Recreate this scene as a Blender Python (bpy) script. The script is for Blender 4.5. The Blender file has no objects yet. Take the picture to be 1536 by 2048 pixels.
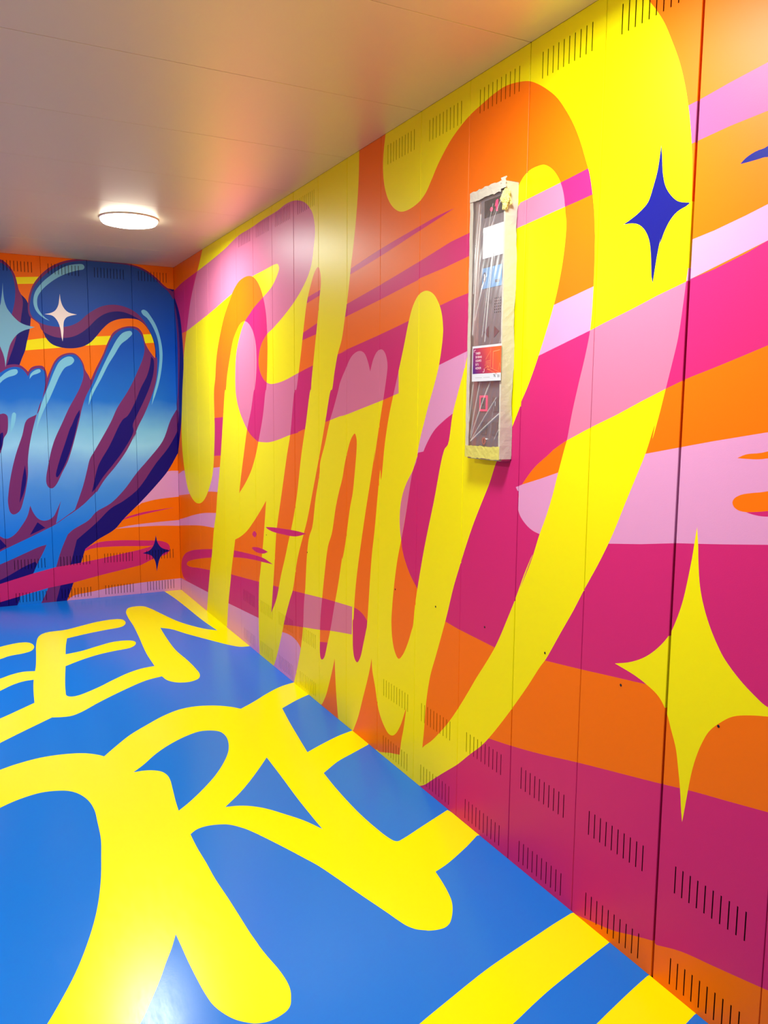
import bpy, bmesh, math, random
import numpy as np
from mathutils import Vector, Matrix, noise as mnoise
from mathutils.geometry import delaunay_2d_cdt

# ------------------------------------------------------------------ camera
random.seed(7)
H = 2.3            # height of the lift car
PW = 0.2885        # width of one wall panel
LEN = 22 * PW      # length of the car
WID = 2.8          # width of the car
sc = bpy.context.scene
cam_d = bpy.data.cameras.new('camera')
cam = bpy.data.objects.new('camera', cam_d)
sc.collection.objects.link(cam)
sc.camera = cam
F_PX, YAW, PITCH, ROLL = 1634.35, 0.479783, -0.127005, 0.0077697
cy_, sy_ = math.cos(YAW), math.sin(YAW)
cp_, sp_ = math.cos(PITCH), math.sin(PITCH)
fw = Vector((sy_ * cp_, cy_ * cp_, sp_))
rt = Vector((cy_, -sy_, 0))
up = rt.cross(fw)
r2 = rt * math.cos(ROLL) + up * math.sin(ROLL)
u2 = -rt * math.sin(ROLL) + up * math.cos(ROLL)
cam.matrix_world = Matrix(((r2.x, u2.x, -fw.x, -1.39834), (r2.y, u2.y, -fw.y, -5.90523), (r2.z, u2.z, -fw.z, 1.33913), (0, 0, 0, 1)))
cam_d.sensor_fit = 'VERTICAL'
cam_d.sensor_height = 36
cam_d.lens = 36 * F_PX / 2048
cam_d.clip_start = 0.02

# ------------------------------------------------------------------ light
world = bpy.data.worlds.new('world')
sc.world = world
world.use_nodes = True
world.node_tree.nodes['Background'].inputs[0].default_value = (0.9, 0.95, 1, 1)
world.node_tree.nodes['Background'].inputs[1].default_value = 0.0
sc.view_settings.view_transform = 'Standard'
sc.view_settings.look = 'None'
sc.view_settings.gamma = 1
sc.view_settings.use_curve_mapping = False
sc.view_settings.exposure = 0.0
LAMP_W = 25        # watts of each ceiling lamp
LAMPS = [(-0.555, -1.40), (-0.555, -4.45), (-2.245, -1.40), (-2.245, -4.45)]

# ------------------------------------------------------------------ paint plan (metres x 10000, 'c' = corner)
MURAL_RIGHT = [
 ('M', "-1241,21406c 77,21422c 2351,21665 6269,21864 9726,22062 12417,22264 14861,22534 17076,22549 19104,22611 20966,22610 22013,22678 22847,22647 23648,22518 24418,22274 24940,21975 25333,21626 25546,21155 25586,20718 25437,20204 25212,19586 24835,19143 24063,18626 23095,18162 21906,17720 20274,17220 19313,16978 18506,16581 18124,16145 18002,15622 18253,15148 18846,14736 19626,14535 20387,14525 21664,14632 23369,14903 24329,15057c 23750,13276c 23491,12209c 22482,12074 20688,11759 19342,11595 17919,11564c 17709,11576c 16642,11862 15941,12177 15317,12589 14640,13153 14189,13730 13975,14311 13977,15294 14196,16288 14833,17168 15671,17851 16685,18248 17337,18484 18683,18829 20143,19224 20890,19648 21166,19943 20993,20149 20541,20203 19024,20153 17295,20101 15655,19983 13643,19639c 11729,19384 9521,19086 6492,18735 3467,18402c 1844,18336c -1584,18307c"),
 ('N', "24329,15057c 25395,15215c 27962,15544c 28411,15593c 27568,13567c 26887,12798c 24297,12399c 23491,12245c 23750,13276c"),
 ('M', "28411,15593c 28911,15668c 28187,15604c 31462,16019c 33182,16256c 33232,13902c 32840,13828c 32079,13678c 28954,13122c 28192,13007c 28419,13064c 26887,12798c 27568,13567c"),
 ('N', "33182,16256c 33933,16369c 35987,16668c 36841,16785c 37648,16869c 37790,16883c 37855,15179c 37677,15142c 35990,14781c 33701,14302c 33232,13902c"),
 ('P', "35990,14781c 37677,15142c 37866,14906c 37337,13411c 36811,13204c 36345,12998 35701,12636 35203,12141 34865,11683 34559,11350c 34315,11967c 35317,14178c"),
 ('N', "36731,19525c 35898,19499 34572,19385 31731,19110 29227,18786c 29048,18552c 31735,18857 34576,19237 35741,19389"),
 ('N', "24521,18166c 25125,18232c 26421,18367c 26420,18153c 24518,17924c"),
 ('N', "37862,18652c 36552,18547c 34602,18245c 31751,17840c 28932,17477c 27927,17325c 27927,16910c 28688,16970c 31759,17317c 34530,17652c 34616,17693c 36189,17808c 37888,17982c"),
 ('N', "23878,16641c 25847,16991c 26274,17008c 26272,16573c 25771,16529c 23874,16352c"),
 ('M', "39802,18731c 40121,18983c 41822,19126c 42349,19173c 42507,18523c 42015,18488c 40042,18331c 39823,18273c"),
 ('N', "42349,19173c 42823,19220c 43336,19226c 43374,18603c 43018,18568c 42507,18523c"),
 ('Q', "45691,19724c 46205,19767c 46926,19856c 47794,19939c 73000,33000c 73000,27000c 47862,19047c 46988,19016c 46200,18951c 45747,18908c"),
 ('P', "41301,16009c 41697,16085c 43184,16373c 44491,16700c 46183,16966c 46742,17046c 47510,17199c 47995,17312c 73000,26000c 73000,22000c 48048,16631c 46197,16151c 44556,15677c 43101,15315c 41123,14808c 40668,14723c"),
 ('N', "40309,14607c 41123,14808c 43101,15315c 43607,15459c 44554,15706c 45281,15914c 46090,16114c 46197,16151c 46799,16266c 47565,16467c 48048,16631c 73000,22000c 73000,17500c 48201,14644c 47713,14494 46943,14262 46190,14043 45678,13859 44944,13577 44181,13267 43297,12946 42370,12573 41863,12314c 41701,12196 41098,11801 40718,11446 40508,11201 40383,10661 40508,10399 40817,10163 41114,10044 41401,9995 41951,10007c 41961,9811c 44096,10136c 45156,10285c 46210,10468c 47207,10598 48498,10782c 73000,12500c 73000,8500c 49446,7539c 48752,7471c 47442,7342c 45521,7020c 44573,6895c 43294,6722c 41823,6540c 39465,6269c 37400,6335c 36641,6394c 36095,6586c 37072,7870c 38653,10978c 39989,13347c 40439,14068c"),
 ('M', "42927,15265c 43101,15315c 43607,15459c 44554,15706c 45281,15914c 46090,16114c 46197,16151c 46276,14072c 46190,14043c 45678,13859c 44944,13577c 44181,13267c 43297,12946c 42370,12573c 42214,12500c"),
 ('P', "40274,11182c 40572,11282c 41352,11502c 42092,11728c 43696,12085c 45171,12389c 46201,12588c 47052,12751c 48329,12974c 73000,16500c 73000,12500c 48498,10782c 47207,10598 46210,10468c 45156,10285c 44096,10136c 41961,9811c 41401,9995c 41114,10044 40817,10163 40508,10399 40383,10661 40420,10987"),
 ('O', "47656,12433c 47861,12519 48357,12605 53000,14700 55000,14200c 53000,14000 48368,12468 47868,12429"),
 ('O', "47606,11522 47647,11609 47807,11701 48032,11756 48417,11831 54000,13700 56000,13300c 54000,12800 48447,11437 47948,11363 47754,11380 47652,11434"),
 ('M', "47948,11359c 48447,11443 53500,12800 55000,12600c 53500,12500 48455,11333 48139,11330"),
 ('M', "34681,11870c 34333,11241c 33785,10624 33489,10035 33405,9411 33465,8897 33538,8670c 34021,8648c 35551,12002c"),
 ('N', "34559,11350c 34865,11683 35203,12141 35701,12636 36345,12998 36811,13204c 37337,13411c 36800,11251c 36390,11621c 35568,8479c 34900,6988c 34760,7108c 34238,7511 33846,7960 33623,8351 33538,8670c 33944,9944c 34333,11241c"),
 ('N', "9225,12662c 9659,12684c 11863,12777c 11462,10500c 9504,10361c 8919,10320c"),
 ('P', "-2675,8438c -3835,8409c 1299,8856c 9015,9588 10875,9778c 10500,8204c 8008,8009 2635,7320 157,7003 -1886,6734c -2907,6337c"),
 ('P', "-3083,4749c -2083,4898c 1161,5447 4117,6037 6808,6489 9848,6848c 9495,5848c 7689,5706 5430,5493 -468,4716c -3130,4320c"),
 ('N', "9112,4470c 5298,3840 3005,3384 1295,2855 391,2246 214,1636 673,1142 1501,1012c -58,868c 7374,1330c 8908,1410c 9018,3059c 7952,2907 5195,2558 2537,2193 1801,2232 2118,2447 3491,2822 6252,3405 9076,3939c"),
 ('N', "12126,3443c 12655,3502c 15154,3766c 17757,4048c 19916,4278c 20593,4345c 21620,4459c 23543,4672c 22305,2767c 21488,2601c 20832,2468c 21235,3676c 19467,2457c 17577,2011c 12023,1602c 11206,1528c"),
 ('M', "23543,4672c 24203,4747c 26287,4986c 27773,5131c 29592,5299c 29631,5297c 29640,4112c 29476,4122c 28446,3944 27218,3721 26057,3473 24018,3091 22305,2767c"),
 ('N', "29426,5279c 29631,5297c 29981,5282 30432,5197 30856,4999c 30925,4322c 29908,2951c 29347,2830c"),
 ('N', "25928,2888c 26973,3128c 27025,2114c 25921,1794c"),
 ('P', "-58,868c 7374,1330c 12023,1602c 17577,2011c 20442,2141c 20853,2088c 21136,2134 21966,2244 22764,2251 23406,2129 23682,1976c 24738,-110c 23547,-1131c -3919,-2812c -3560,438c"),
 ('N', "38682,3207c 39315,3352c 40376,3539 41741,3824 43249,4187 46163,4839 46951,5027 48009,5241 48909,5426c 73000,5000c 73000,2000c 49905,1762c 49193,1740c 48676,1606 47859,1401 46967,1177 46250,886c 46145,924c 45474,656 44816,382 44049,165 43261,-48c 43112,-373c 34434,-1599c 34370,1063c"),
 ('L', "7412,23022c 7479,23878c 29946,23374c 29926,22976c 29901,22161 29811,21381 29529,19948 29137,18627 29199,18799 28902,17688 28658,16953 28347,16105 27962,15555 27635,14829 27368,14107 27260,14109 26678,12795 26028,11312 25351,9880 24563,8254 24157,7594 23315,6227 22690,4612 22331,4110 21588,2957 21201,2194 20507,923 20000,156c 19385,-375c 17608,-167c 17568,554 17533,2001 17693,4050 17883,4598 18355,6084 18712,7517 18949,8567c 18000,7914 16898,7217 15744,6559 14540,6057 13488,5729c 13115,4886 12522,3454 12517,3358 11887,1556 11534,96c 11067,-844c 6531,-1486c 7035,139c 7376,1348 7953,2924 8493,4136 9054,5805 9556,6772 9925,8029 10427,9272 10942,10878 11467,12825 11954,14342 12085,14340 12390,15125 12953,16062 13628,17038 14257,17492 14983,17855 15787,17937 16447,17765 17183,17268 17582,16640 17698,15835 17582,14970 17279,14261 17215,14262 16698,13237 15938,12107 15356,10872 14831,9679 14368,8520c 15392,9105 16564,9950 17363,10838 17814,11546 18584,12915 19069,14234 19128,14233 19294,15113 19411,16395 19359,17229 19245,17940 18973,18605 18401,19375 17602,19930 16657,20187 15665,20219 14742,20100 13770,19730 13003,19247 11937,18481 10787,17152 10229,16192 9929,15043 9629,14378 9609,12802 9614,12010 9362,10401 8992,9244 8342,8454 7366,7653 6380,7169 5383,6968 4541,6975 3521,7226 2668,7686 2175,8281 1406,9966 1205,11787 1731,14498 2224,16574 3293,18416 4492,20246 5401,21129 6436,21961 7599,22968c"),
 ('K', "23110,14172 22482,12074 22029,11093 21559,9926 21076,8725 20680,7765 20435,7072 20190,5764 19965,4642 19738,3556 19577,2774c 20385,3694 21081,5054 21654,6010 22119,6860 22482,7486 22928,8360 23366,9459 23882,11194 24456,12637 25011,14143 25057,14142 25167,14629 25397,15467 25624,16291 25847,17100 26067,18005 26212,18581 26172,19015 26032,19250 25905,19311 25719,19267 25427,19063 25130,18717 24672,18048 24356,17232 23948,15942 23613,14966 23275,14169"),
 ('L', "22786,71c 23144,737 23636,1847 23845,2477 24020,3217 24114,4180 24286,4962 24286,4937 24547,6740 24791,7503 25183,8035 25573,9376 26024,10513 26099,10974 26604,11791 27162,12831 27501,13297 28029,14097 28190,14383 28696,14890 29309,15401 30019,15563 30479,15430 30764,15107 30957,14749c 31204,15184 31523,15455 31892,15514 32185,15348 32366,14942 32273,14431 32077,13773 31827,13007 31571,12176 31311,11327 31414,11799 31042,10632 30658,9479 30377,8567 30091,7582 29798,6466 29621,5458 29539,4786 29489,4743 29481,4083 29510,3539 29637,3188 29886,3066 30189,3343 30483,4018 30770,4731 30770,4708 30878,5419 31035,6705 31191,7762 31402,8708 31656,10138 31857,11090 31916,10701 32209,12105 32502,13065 32839,13860 33215,14679 33580,15519 33932,16378 34195,16833 34543,17139 34889,17234 35188,17220 35568,17063 35862,16783 36074,16434 36186,15933 36178,15688 36075,15159 35928,14667 35657,14086 35337,13490 35093,12968 34844,12435 34678,11984 34554,11530 34333,11241 33944,9944 33721,9216 33538,8670 33258,7860 33072,7098 32934,6334 32846,5571 32855,5075 32848,5444 32910,4911 33126,4419 33414,4216 33729,4438 34107,4978 34380,5528 34470,5719 34592,6456 34759,7136 35212,8692 35771,10277 36376,12043 36609,12245 36850,13204 37133,13856 37445,14530 37680,15072 38066,16023 38618,17262 39191,18428 39752,19130 40175,19595 40456,19731 40735,19764 40760,19763 41103,19732 41444,19543 41685,19298 41824,19086 41949,18780 42020,18407 42069,18079 42072,17679 42079,18244 42082,17848 41994,17145 41864,16597 41697,16085 41123,14808 40702,14021 40362,13493 40377,13494 40069,12945 39600,12201 39293,11823 38986,11203 38600,10576 38134,9798 37723,8998 37442,8406 37081,7614 36789,6813 36640,6424 36488,6055 36057,5041 35774,4408 35613,3895 35456,3141 35348,2155 35248,1485c 35408,1628 35845,1961 36351,2430 36916,3002 37456,3637 38044,4399 38536,5064 39010,5662 39465,6277 39714,6685 40015,7233 40365,7894 40811,8816 41137,9391 40607,8324 41083,9200 41402,9972 41653,10494 41894,11088 42093,11707 42345,12440 42401,12583 42554,13249 42759,13981 42987,14732 43128,15352 43186,16354 43184,17158 43150,17846 43194,17233 43158,17645 43106,18150 43001,18666 42890,19071 42688,19540 42485,19975 42218,20433 41885,20879 41548,21255 41141,21582 40723,21857 40368,22039 39934,22165 39300,22266 38740,22238 38058,22131 37523,22027 36960,21838 36449,21600 36074,21352 35690,21056 35296,20671 34972,20378 34551,20180 33845,20073 33338,20098 33005,20200 32614,20433 32262,20794 32003,21297 31891,21903 31933,22425 32074,22996c 32057,23643c 44432,23330c 44231,22955c 44480,22591 44617,22330 44850,22036 45107,21672 45368,21181 45576,20748 45739,20303 45853,19909 45948,19491 46019,19081 46069,18677 46102,18211 46127,17547 46147,16945 46142,17122 46142,16625 46089,16131 46036,15632 45948,14956 45806,14375 45658,13817 45506,13245 45346,12734 45399,13050 45170,12418 44903,11841 44580,11162 44293,10541 44095,10155 43732,9530 43295,8846 42898,8186 42420,7460 41855,6590 41616,6299 41088,5572 40388,4680 39832,4003 39246,3334 38838,2926 38268,2445 37521,1792 36728,1192 36059,678 35448,201 35057,-17c 34999,-312c 34416,-833c 22754,-892c"),
 ('K', "26943,7403 26583,6188 26287,4956 26090,4020 26024,2923 26021,2439 26095,2187 26229,2146 26525,2338 26861,3024 27218,3821 27636,4958 28042,6008 28437,7194 28437,7095 28694,7686 28946,8537 29193,9371 29437,9979 29614,10780 29787,11775 29784,12134 29626,12360 29397,12249 29178,12033 28931,11629 28681,11137 28427,10476 28102,9906 27770,9212 27362,8044"),
 ('K', "25910,-96c 26250,65c 26695,622 27130,1434 27449,2105 27658,2591c 27710,1963 27814,1118 27949,371 28042,-37c 27659,-485c"),
 ('K', "29269,-116c 29574,73c 30019,788 30467,1767 30901,2717 31112,3260 31219,3609c 31285,3152 31549,2519 31769,1878 32025,1492 32359,1217 32684,1063 33001,1103 33308,1313 33679,1808 33929,2308 34063,2558c 34065,2600c 33977,2149 33841,1602 33701,1148 33592,574c 32786,334 31918,46 31749,60c 30768,-349c"),
 ('#O', "11937,18481c 13003,19247 13770,19730 14742,20100 15665,20219 16657,20187 17602,19930 18401,19375 18785,18913c 18183,18949c 17351,18846c 16072,19323c 14691,19066c 12713,18555c"),
 ('#D', "45184,19131c 45228,18892 45270,18541 45360,18247 45538,18004 45754,17833 46083,17737c 46007,17697 45745,17623 45572,17504 45423,17310 45277,17023 45295,17136 45222,16802 45171,16496 45127,16210c 45086,16332 45026,16867 44959,17159 44822,17393 44638,17550 44432,17624 44121,17657c 44341,17723 44638,17844 44875,18007 45002,18293 45102,18581 45154,18876"),
 ('#D', "47298,18216c 47424,18301 47641,18366 47912,18399 48246,18767 48422,19413c 48613,18660 48840,18294 49371,18190c 48915,17972 48705,17501 48622,16629c 48399,17481 48225,17970 47929,18188 47690,18203 47431,18208"),
 ('#Y', "46748,10901c 46798,10564 46836,10148 46915,9633 47054,9202 47253,8791 47534,8372 47668,8221 48009,7941 48375,7715 48746,7552 49175,7594 49645,7649c 49236,7505 48760,7367 48372,7255 47954,7085 47645,6842 47372,6545 47183,6164 47055,5782 46969,5411 46907,5008 46846,4563 46796,4214c 46750,4480 46693,4914 46605,5373 46504,5827 46335,6221 46168,6582 45931,6848 45520,7027 45099,7135 44486,7224c 44976,7398 45429,7644 45808,7961 46143,8370 46326,8768 46477,9237 46594,9820 46672,10297 46713,10657"),
 ('#M', "18803,7172c 20000,7312 21685,7454 23252,7573 24429,7614c 23748,7426 22909,7262 21497,7156 19993,7077 19205,7103"),
 ('#M', "16988,6709 17354,6589 17041,6367 16625,6486"),
 ('#M', "16527,5714 17284,5868 18350,5930 19149,5912c 18551,5726 17706,5616 16946,5615"),
 ('#M', "13251,5047c 14981,5211 17267,5402 18542,5460 19888,5382c 18535,5249 17257,5143 14966,4887 13101,4620c"),
 ('#n', "-1914,22399c -468,21379c 429,20653 1194,19955 1679,19208 1940,18486 2147,17596 2239,16275 1740,14516 1221,12261 937,11684 43,10075c -3398,9333c"),
 ('#v', "-1953,22053c -507,21025c 307,20221 881,19101 1150,18015 1176,16767 724,14532 262,12242 -3140,11601c"),
 ('#b', "-1953,22053c -516,20936c 78,19887 466,18779 643,17512 555,15895 255,14082 -280,13068c -3056,12349c"),
]
MURAL_BACK = [
 ('Y', "10158,21556c 8755,21690c 8773,21250c 10178,21121c"),
 ('Y', "10108,17519c 9598,17600c 8563,17780c 5489,18005c 4214,18125c 1494,18367c 1421,17763c 2091,17717c 4661,17495c 6179,17372c 8150,17121c 9784,16923c 10137,16876c"),
 ('P', "3006,6304c 1597,7967c 842,8709 -44,8758c -467,8765c -425,6928c 1,6889c 1630,6753 2638,6547c"),
 ('M', "4104,5389c 2935,5649 1654,5890 377,6109c 1189,6036 2567,5882 3653,5623c"),
 ('P', "4494,4811c 3494,4982 1675,5110 -5,5175c -384,5182c -374,4732c 5,4755c 1682,4855 3498,4843"),
 ('P', "8531,-417c 7929,-68c 7492,283 6285,459 4878,649 2897,794 -45,871c -476,871c -434,-988c"),
 ('M', "7035,3378c 6604,3528 5730,3906 4415,3972 2626,3850 1343,3715 883,3492 750,3166 948,2779 1838,2513c 2859,2101c 3009,3171c 1905,3421c 2637,3445 4429,3555 6002,3530 6696,3352c"),
 ('n', "13500,22600 11023,22600 10728,22443 10474,22181 10261,21833 10143,21475 10065,21072 10002,20749 9897,20510 9712,20316 9565,20120 9461,19837 9358,19512 9337,19264 9389,18803 9446,18384 9543,17962 9684,17412 9804,16905 10001,16438 10177,15971c 11352,15603c 19000,16000c 19000,22000c"),
 ('v', "13500,22600 11023,22600 10728,22443 10474,22181 10261,21833 10143,21475 10065,21072 10002,20749 9897,20510 9799,20105 9841,19607 9917,19189 9996,18729 10245,17929 10428,17298 10737,16454 10933,15948c 11352,15603c 19000,16000c 19000,22000c"),
 ('b', "13500,22200 11032,22397 10737,22240 10447,21940 10310,21585 10237,21100 10220,20610 10287,19991 10383,19574 10496,19197 10833,18519 11235,18088 13500,19000 16000,19000c 16000,21500c"),
 ('n', "9337,19097c 8957,18785 8769,18544 8664,18213 8484,17759 8139,17393 7581,17203 6930,17170 6265,17299 5755,17579 5320,18031 4879,18571 4354,19032 3747,19265 3053,19339 2531,19280 2185,19060 1843,18635 1590,18113 1431,17404 1423,16687c 1427,15876 1585,15060 1882,14059 2364,12876 2928,11878 3220,11009 3683,10322 4416,9339 5140,8454 5688,7569c 8665,4487c 11909,3742c 14250,2972c 14418,-308c 11082,-682c 11058,-146c 8022,-288c 7883,19c 7649,593 7414,1214 7083,2101c 6850,2632c 6561,3525c 5723,4107 4566,4769 3924,5471 2633,6705 1602,7781 747,8781 -10,10054c -697,10530c -948,21570c 106,21495c 2972,21985c"),
 ('v', "9493,20001 9451,19174 9111,18860 8883,18663 8740,18293 8117,17919 7475,17829 6818,17945 6314,18199 5801,18611 5280,19155 4762,19529 4160,19737 3560,19755 3045,19611 2529,19350 2184,19105 1842,18679 1544,18159 1386,17406 1342,16689 1382,15877 1495,15061 1793,14060 2275,12877 2839,11878 3132,11008 3595,10320 4329,9337 5143,8364 5689,7524 6572,6704 7781,5867 9470,4807 11909,3742c 14250,2972c 14329,1424c 11999,1817c 11516,2038 10536,2574 9795,2888c 9564,2582c 10442,1047c 10962,203c 9600,-212c 8648,-222c 8407,576c 8212,1288c 7530,2596c 7285,3487 7089,4200c 6475,4706 5678,5387 4780,6254 3884,6762 2879,7550 1560,9361 801,10273 321,11010 -118,11843c -757,13167c -955,21839c 109,21361c 687,21719 1210,22208 2078,22751 2941,22973 4643,23008 5970,23037 6626,22963 7280,22781 8096,22338 8754,21706 9215,21011"),
 ('b', "9375,20008 9417,19591 9296,19141 8993,18866 8645,18676 8091,18562 7447,18544 6872,18684 6368,18967 5940,19375 5512,19700 4913,20037 4231,20192 3633,20160 3033,19979 2519,19659 2094,19154 1756,18550 1463,17850 1353,16959 1337,15879 1479,14971 1843,13878 2322,12786 2795,11878 3114,11008 2892,11584 3597,10275 4332,9246 5146,8273 5691,7479 6574,6659 7268,6153 8381,5364 9468,4851 10289,4524 11102,4166 11508,3931 11910,3725c 14250,2972c 14303,1941c 11950,2869c 11389,3087 10333,3535 9509,3875 9038,3993c 9193,3628 9460,3112 9682,2682 9907,2163c 10081,1910c 10824,592c 10922,199c 11054,-56c 11082,-682c 9708,-836c 9551,-35c 9283,482 9055,1004c 8774,1793c 8502,2358c 8122,3549 7663,4601c 7315,4913 6275,5512 5740,6074 4768,6619 3860,7497 2888,8750 2004,9741 1060,10926 471,12400 65,13088c -767,13631c -940,21210c 77,20829c 426,21339 867,21706 1388,22194 2082,22620 2944,22878 4224,22950 5809,22950 6631,22837 7286,22614 7942,22227 8517,21725 8972,21194 9229,20680"),
 ('v', "11813,15508 11348,15687 11110,15860 10642,15999 10177,15971 9836,15729 9687,15548c 9478,15824 9116,15961 8760,15929 8596,15637 8511,15170 8499,15256c 8375,15557 8022,16293 7684,16645 7188,16851 6777,16849 6456,16602 6223,16178 6114,15747 5917,15404 5786,15076c 5484,15765 4939,16829 4569,17717 4206,18343 3680,18675 3069,18820 2547,18732 2250,18349 2091,17734 1881,17297 1580,16861 1468,16703 1520,15783 1772,14785 2251,13692 2726,12694 3205,11517 3683,10322 4416,9339 5140,8454 5688,7569 6575,6614 8380,5390c 9468,4833 11909,3742c 14250,2972c 13765,12401c"),
 ('b', "11825,15259 11359,15437 10964,15697 10572,15834 10185,15803 9883,15560 9700,15252c 9529,15569 9244,15763 8925,15797 8678,15592 8632,15167 8744,14397 8933,13709 9209,12850 9904,12401 10225,11376 10676,10096 11009,8815 11220,7615 11275,6925 11162,6312 10972,6163 10606,6370 10290,7228 10093,8092 9983,8784 9937,9822 9722,11113 9388,12401 9020,13537 8623,14399 8438,15001 8208,15690 7945,16210 7523,16608 7110,16751 6700,16723 6383,16346 6249,15917 6255,15309 6489,14608 6803,13994 7247,13206 7695,12247 8232,11097 8512,10228 8710,9358 8865,8574 8859,8135 8730,7883 8529,7814 8274,8025 7828,8894 7469,9592 7190,10381 6903,11346 6613,12400 6416,13212 6136,14003 5729,14797 5406,15592 4857,16745 4486,17633 4125,18216 3596,18592 3072,18706 2639,18595 2299,18169 2143,17465 2252,16748 2633,15843 3010,15030 3473,14217 4115,13227 4580,12243 5721,10267 6037,9737 6233,9027 6526,7961 6903,6900 7137,6282c 8380,5408c 8229,6070 8005,6932c 8258,6383 8525,5889 8862,5677 9190,5651 9507,5828 9772,6239 9937,6705c 10145,5995 10532,5359 10994,4800 11478,4569 11861,4760 12308,5162c 14131,5277c 13765,12401c"),
 ('v', "1801,16943c 1467,16730c 1331,16780 1328,15879 1461,14972 1825,13878 2295,12786 2768,11878 3087,11008 2866,11584 3570,10274 4305,9246 5120,8272 5649,7459c 6036,7402c 5830,8386 5091,9896 3793,12400 3249,12963 2492,14591 1911,16222"),
 ('v', "11717,12715 11485,12775 11252,12817 11064,12691 11030,12252 11116,11574 11326,11215 11427,10707 11606,10200 12103,9445c 11982,11981c"),
 ('n', "11546,11472 11386,11598 11400,10962 11596,10412 11756,10287c 11708,11304c"),
 ('n', "10137,9438c 10090,8527 10298,7577 10582,6919c 10489,7585 10355,8449"),
 ('n', "6571,13097c 6809,12728 7127,12028 7215,11876 7587,10827 7957,9779 8250,8625 8171,8552 7821,9071 7459,9856 7180,10645 6893,11610 6697,12400 6584,12729"),
 ('n', "1716,16811c 1559,16637 1565,15782 1844,14783 2295,13737 2768,12784 3100,12060 3070,11585 3771,10323 4503,9341 5226,8457 5726,7706 5992,7428c 5794,8205 5692,8652 5453,9365 4721,10609 3793,12400 3433,12692 2874,13686 2492,14591 2021,15500 1804,16225"),
 ('n', "9535,5564c 9064,5155c 10040,4720c"),
 ('n', "12166,4893c 11870,4569c 11486,4061c 11904,3847c 12220,3765c"),
 ('M', "14343,1165c 12012,1553c 9992,2081c 8501,2404c 7066,2558c 5771,2730c 4449,2951c 3009,3171c 2369,3265c 1819,3225c 1838,2513c 2859,2073c 5725,1568c 7456,1217c 9055,1004c 10864,596c 12070,319c 14410,-134c"),
 ('h', "2293,19892 2158,19988 1940,19913 1640,19533 1299,18929 1051,18137 921,17245 963,16341 1176,15159 1424,14338 1765,13443c 1607,14244 1357,15155 1197,16063 1128,16967 1234,18039 1568,18915 1909,19429 2211,19677"),
 ('h', "6311,22696 6024,22700 5914,22562 5994,22386 6326,22296 6738,22158 7356,21878 7767,21617 8179,21294 8509,20979 8717,20715 8888,20413 8941,20078 8916,19746 8772,19422 8546,19142 8217,18896c 8472,19000 8781,19212 9043,19531 9163,19939 9147,20313 9033,20693 8822,21040 8448,21482 8037,21845 7749,22076 7337,22360 6926,22561"),
 ('h', "11373,15145 11052,15445 10657,15664 10346,15673 10299,15506 10439,15335 10912,15156 11230,14940 11391,14770 11704,14597c 11689,14930c"),
 ('h', "9613,15085c 9536,15400 9248,15661 8967,15728 8910,15586 9098,15453 9421,15318"),
 ('h', "7197,16620 6911,16587 6795,16375 6970,16112 7389,15884 7735,15360 8091,14579 8447,13801 8797,13110 9155,12249 9431,11389c 9125,12937 8762,13968 8404,14830 8046,15694 7698,16303"),
 ('h', "3254,18477 3036,18488 2954,18316 3270,17949 3715,17578 4169,16857 4622,16140 5078,15250 5621,14273 5990,13391c 5880,14094 5424,15066 4875,16220 4418,17111 3963,17918 3605,18329"),
 ('h', "10731,12845 10627,12896 10538,12803 10548,12591 10664,12081 10923,11530c 10852,12251 10793,12675"),
 ('s', "10940,21150c 10933,20479 10874,19953 10748,19551 10569,19275 10351,18999 10054,18726 9750,18576 9441,18501 9168,18448c 9448,18333 9766,18222 10125,18017 10409,17714 10660,17288 10795,16868 10914,16365 11017,15800c 11050,16319 11129,16689 11213,16934 11280,17138 11487,17583 11810,17937 12176,18123 12728,18238c 12162,18409 11772,18715 11411,19184 11160,19689 11051,20227 10982,20720"),
 ('w', "7532,20681c 7499,20297 7392,19925 7201,19641 7003,19505 6508,19406c 6930,19297 7179,19177 7329,18957 7380,18700 7397,18275 7476,17604c 7532,17929 7576,18351 7662,18728 7830,19056 8063,19254 8515,19320c 8136,19417 7848,19602 7654,19951 7588,20291"),
 ('D', "1729,4158c 1623,3639 1355,3239 736,2974c 1275,2756 1517,2392 1726,1529c 1843,2323 2109,2724 2689,2930c 2190,3110 1904,3469"),
]
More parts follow.
